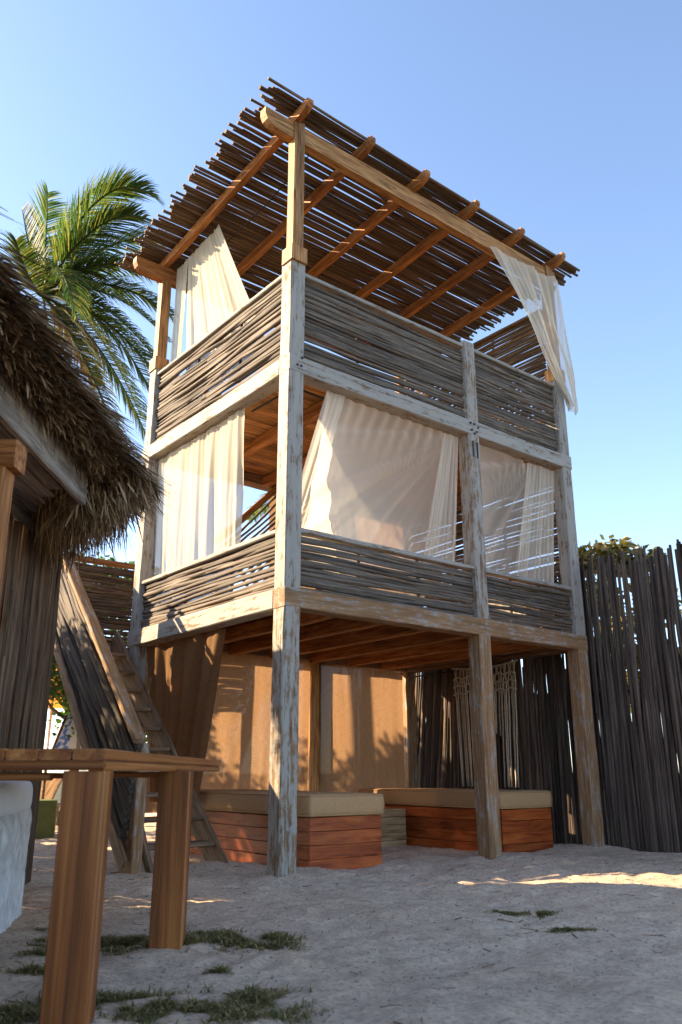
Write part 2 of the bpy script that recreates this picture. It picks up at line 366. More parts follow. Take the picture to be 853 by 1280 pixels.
# ring beams: faces 3 mm proud of the posts
p = .004
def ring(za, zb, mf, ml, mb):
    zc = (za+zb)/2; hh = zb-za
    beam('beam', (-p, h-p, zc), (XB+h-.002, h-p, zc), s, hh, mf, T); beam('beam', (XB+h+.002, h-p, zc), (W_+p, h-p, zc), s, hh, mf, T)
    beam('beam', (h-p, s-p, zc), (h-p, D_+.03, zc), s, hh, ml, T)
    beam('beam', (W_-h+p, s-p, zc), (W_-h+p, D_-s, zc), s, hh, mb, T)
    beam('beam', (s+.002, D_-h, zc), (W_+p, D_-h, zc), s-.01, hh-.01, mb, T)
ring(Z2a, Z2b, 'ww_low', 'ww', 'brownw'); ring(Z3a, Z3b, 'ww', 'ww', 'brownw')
# floors: joists run back, boards run across
for (zt, xs) in ((Z2b, [.75, 1.42, 2.1, 2.80, 3.5, 4.2]), (Z3b, [.98, 1.9, 2.85, 3.8])):
    jt = zt-.035
    for x in xs: beam('joist', (x, s, jt-.09), (x, D_-s+.01, jt-.09), .10, .16, 'amber', T)
    y = .03; nb = 29; bw = (D_-.05)/nb
    for i in range(nb):
        yy = .03+bw*(i+.5)
        if .0 < yy < D_: shared_beam('floor_board', (s+.004 if (yy < s or yy > D_-s) else .03, yy, zt-.016), (W_-s-.004 if (yy < s or yy > D_-s) else W_-.03, yy, zt-.016), bw-.007, .03, 'board', T, jit=.0012, bev=.003, var=5)
# railings
def rail(name_mat, p0, p1, z0, z1, railmat, rw=.12, rh=.05, sp=.041, r=.0245, wob=.6, batten=True, mat='stick', nrm=(0, 1, 0), gap=.0, tilt=.0):
    p0 = V(p0); p1 = V(p1)
    top = beam('railing', p0+V((0, 0, z1-rh/2)), p1+V((0, 0, z1-rh/2)), rw, rh, railmat, T, jit=.003)
    z = z0+r; i = 0; nv = V(nrm)
    d = (p1-p0).normalized()
    while z < z1-rh-r*.6:
        e0 = rnd.uniform(-.02, .02); e1 = rnd.uniform(-.02, .02)
        if rnd.random() > gap:
            rr = r*rnd.uniform(.75, 1.15); off = nv*rnd.uniform(-.012, .012)
            a = p0+off+d*.005+V((0, 0, z+rnd.uniform(-tilt, tilt)+e0*.5)); b = p1+off-d*.005+V((0, 0, z+rnd.uniform(-tilt, tilt)+e1*.5))
            if rnd.random() < .5: a, b = b, a
            stick('stick', a, b, rr, mat, top, wob=wob)
        z += sp*rnd.uniform(.86, 1.14)
    if batten:
        for t in (.33, .67):
            q = p0.lerp(p1, t)+nv*.045
            beam('batten', q+V((0, 0, z0-.01)), q+V((0, 0, z1-rh)), .04, .025, 'brownw', top, up=nv)
    return top
FY = .085; LX = .085
rail('', (s, FY, 0), (XB, FY, 0), Z3b, R3-.015, 'ww', wob=.55); rail('', (XB+s, FY, 0), (W_-s, FY, 0), Z3b, R3-.015, 'ww', wob=.55)
rail('', (s, FY, 0), (XB, FY, 0), Z2b, R2, 'ww', sp=.043, wob=.6); rail('', (XB+s, FY, 0), (W_-s, FY, 0), Z2b, R2, 'ww', sp=.042)
rail('', (LX, s, 0), (LX, D_-s, 0), Z3b, R3, 'ww', sp=.042, r=.025, wob=1.1, nrm=(1, 0, 0), tilt=.012)
rail('', (LX, s, 0), (LX, D_-s, 0), Z2b, R2, 'ww', sp=.042, r=.0255, wob=.9, nrm=(1, 0, 0), tilt=.01)
rail('', (s, D_-.1, 0), (XB, D_-.1, 0), Z3b, R3, 'ww_mid', sp=.05, batten=False); rail('', (XB+s, D_-.1, 0), (W_-s, D_-.1, 0), Z3b, R3, 'ww_mid', sp=.05, batten=False)
rail('', (W_-.1, s, 0), (W_-.1, D_-s, 0), Z3b, 7.64, 'brownw', sp=.047, r=.024, wob=.9, nrm=(1, 0, 0), gap=.02, mat='roofreed')
rail('', (W_-.1, s, 0), (W_-.1, D_-s, 0), Z2b, Z3a-.03, 'brownw', sp=.044, r=.0245, wob=.8, nrm=(1, 0, 0), gap=.05, mat='stick')
# slanting inner stair rail at the back of the middle floor
a0, a1 = V((1.05, D_-.28, 3.95)), V((2.65, D_-.28, 5.6))
hr = beam('inner_handrail', a0, a1, .06, .09, 'amber', T)
for i in range(15):
    o = V((.035, 0, -.035))*(i*1.45+2.2)+V((0, .02, 0)); b0, b1 = a0+o, a1+o
    if b0.z < Z2b+.02: k = (Z2b+.02-b0.z)/(b1.z-b0.z); b0 = b0.lerp(b1, k)
    if b1.z > Z3a+.1: k = (Z3a+.1-b0.z)/(b1.z-b0.z); b1 = b0.lerp(b1, k)
    stick('stick', b0, b1, .019, 'stick', hr)
# upper posts, collars
def upost(x, y, zt):
    beam('collar', (x, y, ZT-.02), (x, y, ZT+.17), .215, .215, 'honey', T, up=(0, 1, 0), jit=.002)
    beam('upper_post', (x, y, ZT+.172), (x, y, zt), .145, .145, 'honey', T, up=(0, 1, 0), jit=.002)
upost(h-.01, h-.028, ZFB+.03); upost(W_-h, h-.028, ZFB+.03); upost(h-.01, D_-h, ZRB+.02); upost(W_-h, D_-h, ZRB+.02); 
# roof
roof = node('roof', (W_/2, D_/2, ZFB), T)
def tipbeam(name, p0, p1, wd, hh, mat, parent):
    # the ends are cut to a curve on the under side
    p0 = V(p0); p1 = V(p1); L = (p1-p0).length; vs, fs = [], []; xs = [0, .03, .08, .15, .24]+[.24+(L-.48)*i/12 for i in range(1, 12)]+[L-.24, L-.15, L-.08, L-.03, L]
    for x in xs:
        e = min(x, L-x); c = hh*.62*(1-sqrt(max(0, 1-(1-min(1, e/.24))**2))) if e < .24 else 0
        bj = rnd.uniform(-.003, .003)
        for (y, z) in ((-wd/2, -hh/2+c), (wd/2, -hh/2+c), (wd/2, hh/2), (-wd/2, hh/2)): vs.append((x, y+bj, z+bj))
    for i in range(len(xs)-1):
        for j in range(4): a = i*4+j; c = i*4+(j+1) % 4; fs.append((a, a+4, c+4, c))
    fs.append((0, 1, 2, 3)); k = (len(xs)-1)*4; fs.append((k+3, k+2, k+1, k))
    return link(bpy.data.objects.new(name, mesh(name, vs, fs, M[mat])), parent, frame(p0, p1))
tipbeam('roof_beam', (-.39, .085, (ZFA+ZFB)/2), (W_+.06, .085, (ZFA+ZFB)/2), .11, ZFB-ZFA, 'honey', roof)
tipbeam('roof_beam', (-.42, D_-.12, (ZRA+ZRB)/2), (W_+.2, D_-.12, (ZRA+ZRB)/2), .11, ZRB-ZRA, 'amber', roof)
slope = (ZRB-ZFB)/(D_-.2)
def rz(y): return ZFB+slope*(y-.085)
for x in (.05, 1.02, 1.97, 2.93, 3.89, 4.85):
    tipbeam('rafter', (x, -.25, rz(-.25)+.07), (x, 3.82, rz(3.82)+.07), .085, .14, 'amber', roof)
y = -.13; k = 0
while y < 3.92:
    r = rnd.uniform(.015, .024); dy = rnd.uniform(-.035, .035)
    x0 = -.40+rnd.uniform(-.10, .10)-(.05 if k % 7 == 3 else 0); x1 = W_+.55+rnd.uniform(-.16, .10)
    zz = .142+r+rnd.uniform(-.004, .010)
    a = V((x0, y-dy, rz(y-dy)+zz)); b = V((x1, y+dy, rz(y+dy)+zz))
    if rnd.random() < .5: a, b = b, a
    stick('reed', a, b, r, 'roofreed', roof, wob=.75, var=14, rings=12)
    y += 2*r*rnd.uniform(.62, .93); k += 1
# second thin layer tying reeds
for i in range(26):
    yy = rnd.uniform(-.1, 3.8); r = rnd.uniform(.010, .015); x0 = rnd.uniform(-.3, 2.2); x1 = x0+rnd.uniform(2, 3.1)
    dy = rnd.uniform(-.05, .05); stick('reed', (x0, yy-dy, rz(yy-dy)+.142+.045+r), (x1, yy+dy, rz(yy+dy)+.142+.045+r), r, 'roofreed', roof, wob=1.0, var=14, rings=12)
tube('cable', [(.42, .16, 8.2), (.40, 1.2, 8.0), (.36, 2.4, 7.92), (.3, 3.3, 7.75)], .008, 'black', roof, 6)
tube('cable', [(.30, .25, 4.975), (.26, .6, 4.965), (.24, 1.1, 4.96)], .014, 'black', T, 6); tube('cable', [(.3, .26, 4.955), (.6, .28, 4.95), (1.1, .26, 4.95)], .014, 'black', T, 6)
# iron plate and bolts at the middle post
def bolt(x, z, y=-.012, r=.014): tube('bolt', [(x, y+.012, z), (x, y-.006, z)], r, 'metal', T, 8, False)
for dx, dz in ((.03, .15), (.10, .15), (.17, .12), (.05, .06), (.14, .05), (.10, .02)): bolt(XB+dx, Z3a+dz)
for dx, dz in ((.055, -.14), (.14, -.14), (.06, -.26), (.14, -.26)): bolt(XB+dx, Z3a+dz, -.002, .008)
beam('bracket_plate', (XB+.06, -.006, Z3a-.09), (XB+.06, -.006, Z3a-.3), .02, .012, 'metal', T, up=(0, 1, 0), jit=0); beam('bracket_plate', (XB+.14, -.006, Z3a-.09), (XB+.14, -.006, Z3a-.3), .02, .012, 'metal', T, up=(0, 1, 0), jit=0)
for dx, dz in ((.10, .08), (.15, .08), (.16, .18)): bolt(dx, Z3a+dz)
# ------------------------------------------------------------------ staircase
ST = thing('outdoor_staircase', (-.4, 2.4, 0), 'steep wooden outdoor staircase with stick-panel side and landing at the left of the tower', 'staircase')
sl0, sl1 = V((-.86, 1.12, -.06)), V((-.86, 3.76, 2.54)); sr0, sr1 = V((.13, 1.18, -.06)), V((-.09, 3.78, 2.55))
upn = V((0, -.7, .7))
beam('stringer', sl0, sl1, .05, .17, 'brownw', ST, up=upn); beam('stringer', sr0, sr1, .05, .28, 'brownw', ST, up=upn)
for i in range(10):
    t = (i+1)/11.2; a = sl0.lerp(sl1, t); b = sr0.lerp(sr1, t)
    beam('tread', a+V((.03, 0, .03)), b+V((-.03, 0, .03)), .27, .045, 'brownw', ST, jit=.002)
# newel and handrail
beam('newel_post', (-.86, 1.10, -.2), (-.86, 1.10, 1.16), .11, .11, 'ww_low', ST, up=(0, 1, 0))
beam('foot_brace', (-.72, 1.0, -.05), (-.80, 1.18, .42), .05, .08, 'brownw', ST)
hr0, hr1 = V((-.94, .98, 1.17)), V((-.94, 3.46, 3.46))
beam('handrail', hr0, hr1, .13, .055, 'ww_low', ST, up=upn)
pn = thing  # noqa
nst = 19
for i in range(nst):
    t = (i+.7)/nst; a = hr0.lerp(V((-.93, 1.16, .30)), t)+V((.0, .03, -.02)); b = (hr1+V((0, .06, -.03))).lerp(V((-.93, 3.92, 2.95)), t)
    stick('stick', a+V((rnd.uniform(-.02, .02), 0, 0)), b+V((rnd.uniform(-.02, .02), 0, 0)), (.036 if t > .3 else .03)*rnd.uniform(.85, 1.1), 'stick', ST, wob=1.1)
beam('side_board', (-.99, 1.06, .07), (-.99, 3.88, 2.84), .03, .15, 'brownw', ST, up=upn)
# landing
for q in ((-.86, 4.47), (.70, 4.47)): beam('landing_post', (*q, -.2), (*q, 3.62), .12, .12, 'brownw', ST, up=(0, 1, 0))
beam('landing_post', (-.86, 3.62, 2.3), (-.86, 3.62, 3.5), .09, .09, 'brownw', ST, up=(0, 1, 0))
for yy in (3.86, 4.36): beam('landing_beam', (-.93, yy, 2.45), (-.01, yy, 2.45), .09, .15, 'brownw', ST)
for i in range(6): beam('landing_board', (-.93, 3.82+i*.105, 2.545), (-.012, 3.82+i*.105, 2.545), .10, .03, 'brownw', ST, jit=.001)
scr = beam('screen_rail', (-1.0, 4.36, 3.70), (.75, 4.36, 3.72), .10, .07, 'amber', ST)
z = 2.36
while z < 3.65: stick('stick', (-1.0, 4.34, z), (.73, 4.34, z+rnd.uniform(-.01, .01)), .027*rnd.uniform(.85, 1.1), 'hutreed', scr, wob=.6); z += .044
# ------------------------------------------------------------------ fabrics
def hang(top0, top1, bot0, bot1, folds, amp, nrm, fold_pow=1.0, seed=1, edge_in=0.0, bulge=0.0, ampbot=1.0):
    r = random.Random(seed); ph = r.uniform(0, 6); ks = [(folds, 1), (folds*1.83, .4), (folds*.47, .55)]; phs = [r.uniform(0, 6) for _ in ks]; nv = V(nrm)
    def fn(u, v):
        uu = u+.05*sin(3*u+ph)*v
        p = lerp(top0, top1, u).lerp(lerp(bot0, bot1, u), v)
        A = amp*(.35+.65*v*ampbot)
        q = 1.5*noise.noise(V((uu*folds*2.0+.35*sin(5*u+ph), v*.55+.25*sin(7*u), seed*3.1)))+1.2*noise.noise(V((uu*folds*4.6, v*.9, seed*7.7)))+.5*noise.noise(V((uu*folds*10, v*1.4, seed*1.7)))
        fine = .18*sin(2*pi*folds*4.3*u+ph)*max(0, 1-v*5)
        return p+nv*(A*q+amp*fine+bulge*sin(pi*u)*sin(pi*v*.9))
    return fn
cloth('curtain', hang((.13, D_-.24, 4.97), (.13, 1.10, 4.97), (.20, D_-.26, 2.75), (.16, 1.22, 2.75), 7, .045, (1, 0, 0), seed=3), 90, 40, 'sheer_sun', 'sunlit cream curtain hanging in the left opening of the middle floor', 'curtain', group='curtains on the tower')
def c1(u, v):
    # blown sheet gathered at its right hand corner
    top = lerp((.62, .15, 4.965), (2.68, .15, 4.965), u)
    bl, br = V((.24, .24, 2.85)), V((2.30, .42, 2.85))
    p = top.lerp(lerp(bl, br, u), v)
    p.x -= .16*sin(pi*v)*(1-u)*-.4
    rad = atan2(v*2.1+.03, (1-u)*2.0+.04)
    A = .030*(1-abs(2*rad/pi-.5))
    p.y += .26*sin(pi*min(1, v*1.05))*sin(pi*u)**.7+A*2.4*(noise.noise(V((rad*9, v*.6, 4)))+.5*noise.noise(V((rad*24, v, 4))))*(.5+.5*v)+.012*sin(u*70)*max(0, 1-v*4)+.02*sin(u*9+v*4)*v
    return p
cloth('curtain', c1, 90, 50, 'sheer', 'wide cream sheet blown inward across the larger front opening of the middle floor', 'curtain', group='curtains on the tower')
cloth('curtain', hang((2.46, .13, 4.955), (2.72, .13, 4.955), (2.05, .26, 2.85), (2.60, .22, 2.85), 3.2, .035, (0, 1, 0), seed=8), 36, 40, 'sheer', 'narrow gathered cream curtain against the middle post of the middle floor', 'curtain', group='curtains on the tower')
cloth('curtain', hang((.60, .12, 4.97), (.86, .12, 4.97), (.08, .30, 2.9), (.30, .26, 2.9), 2.0, .022, (0, 1, 0), seed=14), 24, 40, 'sheer_thin', 'thin pale curtain edge slanting behind the near corner post', 'curtain', group='curtains on the tower')
def c2(u, v):
    p = lerp((3.0, .15, 4.955), (4.2, .15, 4.955), u).lerp(lerp((2.95, .32, 2.85), (4.05, .3, 2.85), u), v)
    rad = atan2(v*2.1+.03, (1-u)*1.2+.04)
    p.y += .15*sin(pi*v)*sin(pi*u)+.05*(noise.noise(V((rad*8, v*.5, 9)))+.5*noise.noise(V((rad*20, v, 9))))
    return p
cloth('curtain', c2, 60, 40, 'sheer_thin', 'see-through sheet stretched across the narrower front opening of the middle floor', 'curtain', group='curtains on the tower')
cloth('curtain', hang((4.10, .13, 4.955), (4.68, .13, 4.955), (3.72, .22, 2.85), (4.55, .22, 2.85), 4.2, .045, (0, 1, 0), seed=21), 50, 40, 'sheer', 'gathered cream curtain beside the right post of the middle floor', 'curtain', group='curtains on the tower')
cloth('curtain', hang((.20, 3.28, 8.03), (.20, 2.95, 8.05), (.20, 3.26, 5.6), (.20, 2.98, 5.6), 2.2, .03, (1, 0, 0), seed=31), 24, 40, 'sheer_sun', 'narrow sunlit curtain strip beside the rear left post under the reed roof', 'curtain', group='curtains on the tower')
cloth('curtain', hang((.20, 2.94, 8.05), (.20, 2.05, 8.10), (.20, 2.78, 5.6), (.26, .75, 5.6), 5, .045, (1, 0, 0), seed=33), 70, 44, 'sheer_sun', 'broad cream curtain spreading down from the left roof edge of the top floor', 'curtain', group='curtains on the tower')
def c5(u, v):
    top = lerp((3.42, .0, 8.06), (4.90, -.06, 8.06), u)
    mid = lerp((4.12, -.05, 7.05), (4.96, -.08, 6.9), u); bot = lerp((4.84, -.09, 6.0), (4.99, -.10, 5.82), u)
    p = (top*(1-v)**2+mid*2*v*(1-v)*1.0+bot*v*v)
    return p+V((.2, -1, 0))*(.13*noise.noise(V((u*6, v*1.5, 3)))+.06*noise.noise(V((u*16, v*1.7, 8)))+.02*noise.noise(V((u*34, v*3, 8))))*(.6+.6*v)
cloth('curtain', c5, 60, 44, 'sheer', 'cream curtain blown outward round the right corner post of the top floor', 'curtain', group='curtains on the tower')
cloth('burlap_sheet', hang((1.95, D_-.23, 4.97), (W_-.22, D_-.23, 4.97), (2.0, D_-.24, 2.66), (W_-.25, D_-.24, 2.66), 9, .02, (0, 1, 0), seed=44), 80, 30, 'burlap', 'tan cloth hung across the back of the middle floor behind the sheer curtains', 'burlap', uvs=(2.7, 2.3), group='burlap sheets')
# burlap under the tower
cloth('burlap_sheet', hang((XB+s-.05, D_-.235, 2.43), (W_-.32, D_-.235, 2.40), (XB+s-.04, D_-.235, .45), (W_-.30, D_-.22, .45), 4, .010, (0, 1, 0), seed=5), 60, 30, 'burlap', 'right burlap sheet tied between the rear posts under the tower', 'burlap', uvs=(1.8, 1.85), group='burlap sheets')
cloth('burlap_sheet', hang((.25, D_-.23, 2.46), (XB-.02, D_-.23, 2.46), (.25, D_-.23, .42), (XB-.05, D_-.23, .42), 5, .018, (0, 1, 0), seed=6), 70, 30, 'burlap', 'left burlap sheet behind the near daybed under the tower', 'burlap', uvs=(2.4, 1.9), group='burlap sheets')
def dr(u, v):
    p = lerp((.12, 3.25, 2.42), (.12, 1.32, 2.40), u).lerp(lerp((.30, 3.25, .55), (.42, 2.35, .55), u), v**1.1)
    return p+V((1, .2, 0))*(.055*sin(u*26+1.5*v)+.03*sin(u*49+2))*(.4+.6*v)
cloth('burlap_drape', dr, 80, 40, 'burlap', 'gathered burlap drape hanging behind the staircase on the left side', 'burlap', uvs=(2, 1.9))
# macrame hanging
MC = thing('macrame_hanging', (4.6, 1.55, .7), 'knotted cotton macrame hanging with long fringe behind the middle front post', 'macrame')
y0, y1 = .95, 2.2
tube('top_cord', [(4.6, y0+(y1-y0)*i/16, 2.33+.05*(abs(i/8-1)**2)) for i in range(17)], .014, 'rope', MC, 6)
nc = 30
for i in range(nc):
    t = (i+.5)/nc; yy = y0+.03+(y1-y0-.06)*t; e = abs(2*t-1); zt = 2.33+.05*e*e
    if e < .25 and i % 2: continue
    bz = .70 if e > .45 else 1.55-.4*e
    pts = []
    for k in range(15):
        q = k/14; z = zt+(bz-zt)*q; sw = .022*sin(q*26+(i % 2)*pi)*max(0, 1-q*3.0)
        pts.append((4.6+rnd.uniform(-.004, .004)+.015*sin(i), yy+sw+(.02*sin(i*2.3)+(.07*(1 if t < .5 else -1)*e))*q, z))
    tube('cord', pts, .010, 'rope', MC, 5)
for row in range(3):
    pts = [(4.585, y0+.03+(y1-y0-.06)*k/40, 2.24-.11*row-.04*abs(((k/40*6) % 1)*2-1)) for k in range(41)]; tube('knot_row', pts, .013, 'rope', MC, 5)
tube('rope_tie', [(4.9, 1.9, 2.38), (4.75, 2.6, 2.36), (4.7, 3.2, 2.34)], .012, 'black', MC, 5)
# ------------------------------------------------------------------ daybeds
def daybed(name, x0, x1, y0, y1, ht, label, mat, rows=4):
    o = thing(name, ((x0+x1)/2, (y0+y1)/2, 0), label, 'daybed'); t = .03; ph = ht/rows
    for i in range(rows):
        z = -.04+(ht+.04)/rows*(i+.5); hh = (ht+.04)/rows-.004
        beam('plank', (x0, y0, z), (x1, y0, z), t, hh, mat, o, jit=.0015, bev=.003)
        beam('plank', (x0+.016, y0+.017, z), (x0+.016, y1, z), t, hh, mat, o, jit=.0015, bev=.003)
        beam('plank', (x1-.016, y0+.017, z), (x1-.016, y1, z), t, hh, mat, o, jit=.0015, bev=.003)
        beam('plank', (x0+.034, y1-.016, z), (x1-.034, y1-.016, z), t, hh, mat, o, jit=.0015, bev=.003)
    for i in range(8):
        yy = y0+.1+(y1-y0-.2)*i/7; beam('slat', (x0+.034, yy, ht-.015), (x1-.034, yy, ht-.015), .08, .02, 'bare', o, jit=.001)
    return o
def cushion(x0, x1, y0, y1, z0, z1, label, mat='cushion', seams=True):
    bm = bmesh.new(); nx, ny = 14, 30; hh = (z1-z0)/2; zc = (z0+z1)/2
    def sup(c, n): return math.copysign(abs(c)**n, c)
    vs, fs = [], []; prof = [(1.0, -.55), (1.0, -.1), (1.0, .0), (1.006, .02), (1.0, .05), (1.0, .55), (.985, .85), (.95, .97)]
    per = []
    N = 20
    for k in range(N): per.append((x0+(x1-x0)*k/N, y0, (x1-x0), 0))
    for k in range(N): per.append((x1, y0+(y1-y0)*k/N, 0, 0))
    for k in range(N): per.append((x1-(x1-x0)*k/N, y1, 0, 0))
    for k in range(N): per.append((x0, y1-(y1-y0)*k/N, 0, 0))
    cx, cy = (x0+x1)/2, (y0+y1)/2; n4 = len(per)
    rings = [(.03, -1.0), (.0, -.86), (-.004, -.5), (-.008, 0), (-.004, .5), (.0, .84), (.012, .95), (.04, 1.0), (.2, 1.05), (.34, 1.06)]
    for (ins, zz) in rings:
        for (x, y, _, _) in per:
            dx = max(x0+ins, min(x1-ins, x)); dy = max(y0+ins, min(y1-ins, y))
            if ins < 0: dx = x+(ins*-1)*(1 if x >= x1-1e-6 else -1 if x <= x0+1e-6 else 0); dy = y+(-ins)*(1 if y >= y1-1e-6 else -1 if y <= y0+1e-6 else 0)
            vs.append((dx, dy, zc+hh*zz+.006*noise.noise(V((x*4, y*4, zz)))))
    for i in range(len(rings)-1):
        for j in range(n4): a = i*n4+j; c = i*n4+(j+1) % n4; fs.append((a, c, c+n4, a+n4))
    fs.append(tuple(range((len(rings)-1)*n4, len(rings)*n4))); fs.append(tuple(range(n4-1, -1, -1)))
    o = mobj('seat_cushion', vs, fs, M[mat], None, origin=(cx, cy, z0), smooth=True); tag(o, label, 'cushion', 'daybed cushions')
    if seams:
        for zz in (-.86, .86):
            tube('piping', [(x0-.003, y0+.01, zc+hh*zz), (x0+.004, y0-.003, zc+hh*zz), (x1-.004, y0-.003, zc+hh*zz), (x1+.003, y0+.01, zc+hh*zz)], .006, mat, o, 5)
            tube('piping', [(x0-.003, y0+.01, zc+hh*zz), (x0-.003, y1-.01, zc+hh*zz)], .006, mat, o, 5)
    return o
daybed('daybed', .58, 1.50, .34, 2.95, .47, 'red-stained plank daybed behind the near corner post', 'redwood')
cushion(.56, 1.52, .31, 2.95, .472, .685, 'long khaki cushion on the daybed nearest the corner post')
daybed('daybed', 3.40, 4.32, .36, 2.95, .47, 'red-stained plank daybed behind the middle post near the reed fence', 'redwood')
cushion(3.38, 4.34, .34, 2.95, .472, .675, 'long khaki cushion on the daybed beside the macrame hanging')
daybed('low_bench_box', 1.60, 3.34, 1.95, 2.95, .44, 'bare wooden plank box standing between the two red daybeds', 'bare', rows=5)
# ------------------------------------------------------------------ reed fence on the right
FE = thing('reed_fence', (5.08, 1.4, 0), 'tall dark fence of upright reeds along the right side of the yard', 'fence')
y = -4.0; cnt = 0
while y < 5.0:
    r = rnd.uniform(.018, .030); lean = rnd.uniform(-.035, .035)
    if y > 2.2: lean -= .45*sstep(2.2, 3.4, y)*sstep(6, 4.2, y)
    ht = 3.68+rnd.uniform(-.13, .09)+(.05*sin(y*2.3))-.06*max(0, y)
    stick('reed', (5.08+rnd.uniform(-.02, .02), y, -.06), (5.08+rnd.uniform(-.03, .03), y+lean, ht), r, 'fencereed', FE, wob=.7, var=14)
    y += r*2*rnd.uniform(.54, .84)
    cnt += 1
for z in (.55, 1.9): stick('cross_pole', (5.14, -4.0, z), (5.14, 5.0, z), .022, 'fencereed', FE, wob=.6)
vs, fs = [], []; y = -4.0
while y < 5.9:
    r = rnd.uniform(.013, .02); ht = 2.3+rnd.uniform(-.5, .5); x = 5.19+rnd.choice((0, .03)); l = rnd.uniform(-.03, .03)
    a, b = tube(None, [(x, y, -.06), (x, y+l*.5, ht*.5), (x+rnd.uniform(-.01, .01), y+l, ht)], r, None, None, 5)
    k = len(vs); vs += a; fs += [tuple(q+k for q in f_) for f_ in b]; y += r*1.15
o = mobj('backing_reeds', vs, fs, M['fencereed'], FE, origin=(5.19, 1.4, 0), smooth=True); o['kind'] = 'stuff'
# ------------------------------------------------------------------ thatched hut on the left
Hd = V((sin(YAW), cos(YAW), 0)); Rt = V((cos(YAW), -sin(YAW), 0)); C0 = V((CAM.x, CAM.y, 0))
def dlz(d, l, z): return C0+Hd*d+Rt*l+V((0, 0, z))
HU = thing('thatched_hut', dlz(4, -4.2, 0), 'open-sided hut with thick shaggy palm-thatch eave at the left edge', 'hut')
E0 = dlz(-.6, -1.70, 0); E1 = dlz(6.60, -1.70, 0); E2 = V((-1.72, 2.35, 0)); E3 = V((-4.0, 4.4, 0)); E4 = V((-8.2, 4.0, 0)); E5 = V((-9.6, -4, 0))
ring_ = [E0, E1, E2, E3, E4, E5]; HC = V((-5.6, -.6, 0)); ZE = 3.27; ZA = 5.2
# inward direction per corner
def inw(i, d):
    p = ring_[i]; n_ = len(ring_); a = ring_[i-1]; b = ring_[(i+1) % n_]
    def nin(u, v): q = (v-u).normalized(); m = V((-q.y, q.x, 0)); return m if m.dot(HC-u) > 0 else -m
    n1, n2 = nin(a, p), nin(p, b); m = (n1+n2).normalized(); return p+m*(d/max(.4, m.dot(n1)))
prof = [(.0, 0), (.06, -.07), (.18, -.10), (.32, -.05), (2.4, .75)]   # inner offset, dz : eave edge, underside
vs, fs = [], []; n_ = len(ring_)
loops = [[inw(i, 0)+V((0, 0, ZE)) for i in range(n_)]]
for d, dz in prof[1:]: loops.append([inw(i, d)+V((0, 0, ZE+dz)) for i in range(n_)])
loops.insert(0, [inw(i, .5)+V((0, 0, ZE+.25)) for i in range(n_)])
loops.insert(0, [HC+(inw(i, .5)-HC)*.02+V((0, 0, ZA)) for i in range(n_)])
for L_ in loops: vs += L_
for k in range(len(loops)-1):
    for i in range(n_): a = k*n_+i; b = k*n_+(i+1) % n_; fs.append((a, b, b+n_, a+n_))
mobj('roof_core', vs, fs, M['thatchcore'], HU, origin=HC+V((0, 0, ZE)))
# shaggy leaves over the eave face, roof and underside
def blades(name, items, mat, parent, origin, twist=.5):
    vs, fs = [], []
    for (p, d, L, wd, sd) in items:
        d = d.normalized(); s_ = sd-d*sd.dot(d)
        if s_.length < 1e-4: s_ = d.orthogonal()
        s_.normalize(); k = len(vs); q = p+d*L*.55; dr_ = V((0, 0, -1))*L*.12
        vs += [p-s_*wd*.4, p+s_*wd*.4, q-s_*wd*.5+dr_*.3, q+s_*wd*.5+dr_*.3, p+d*L+dr_-s_*wd*.12, p+d*L+dr_+s_*wd*.12]
        fs += [(k, k+1, k+3, k+2), (k+2, k+3, k+5, k+4)]
    o = mobj(name, vs, fs, mat, parent, origin=origin); o['kind'] = 'stuff'; return o
it = []; q = random.Random(99)
def rv(s_): return V((q.gauss(0, s_), q.gauss(0, s_), q.gauss(0, s_)))
segs = [(0, 1, 26000), (1, 2, 13000), (2, 3, 1500), (5, 0, 500)]
for (i0, i1, num) in segs:
    for _ in range(num):
        t = q.random(); v = q.random(); ed = (ring_[i1]-ring_[i0]).normalized()
        a0, a1 = inw(i0, 0), inw(i1, 0); nin = (inw(i0, 1)-a0+inw(i1, 1)-a1).normalized()
        out = -nin
        if i0 == 0: t = t**.75
        if v < .30:   # top slope just above the edge
            d = q.uniform(0, .9); base = inw(i0, d).lerp(inw(i1, d), t)+V((0, 0, ZE+.5*d+q.uniform(-.02, .03))); dirn = out*1+V((0, 0, -.55))+rv(.08); L = q.uniform(.2, .45); wd = q.uniform(.006, .016)
        elif v < .78:  # cut face of the eave
            k = q.random(); d = .32*k; dz = -.11*sin(pi*.5*min(1, k*1.8))
            base = inw(i0, d).lerp(inw(i1, d), t)+V((0, 0, ZE+dz+q.uniform(-.02, .03))); dirn = out*q.uniform(.3, 1.0)+V((0, 0, -q.uniform(.1, .6)))+rv(.3); L = q.uniform(.05, .15); wd = q.uniform(.008, .026)
        else:          # hanging fringe and underside
            k = q.random(); d = (.24+.12*k) if i0 == 0 else (.05+.62*k); base = inw(i0, d).lerp(inw(i1, d), t)+V((0, 0, ZE-(.06 if i0 == 0 else .14)+q.uniform(-.03, .06))); dirn = V((0, 0, -1))+out*q.uniform(-.1, .25)+rv(.16); L = (q.uniform(.04, .12)*(2.4 if q.random() < .12 else 1)) if i0 == 0 else q.uniform(.15, .48); wd = q.uniform(.006, .018)
        it.append((base, dirn, L, wd, ed+rv(.5)))
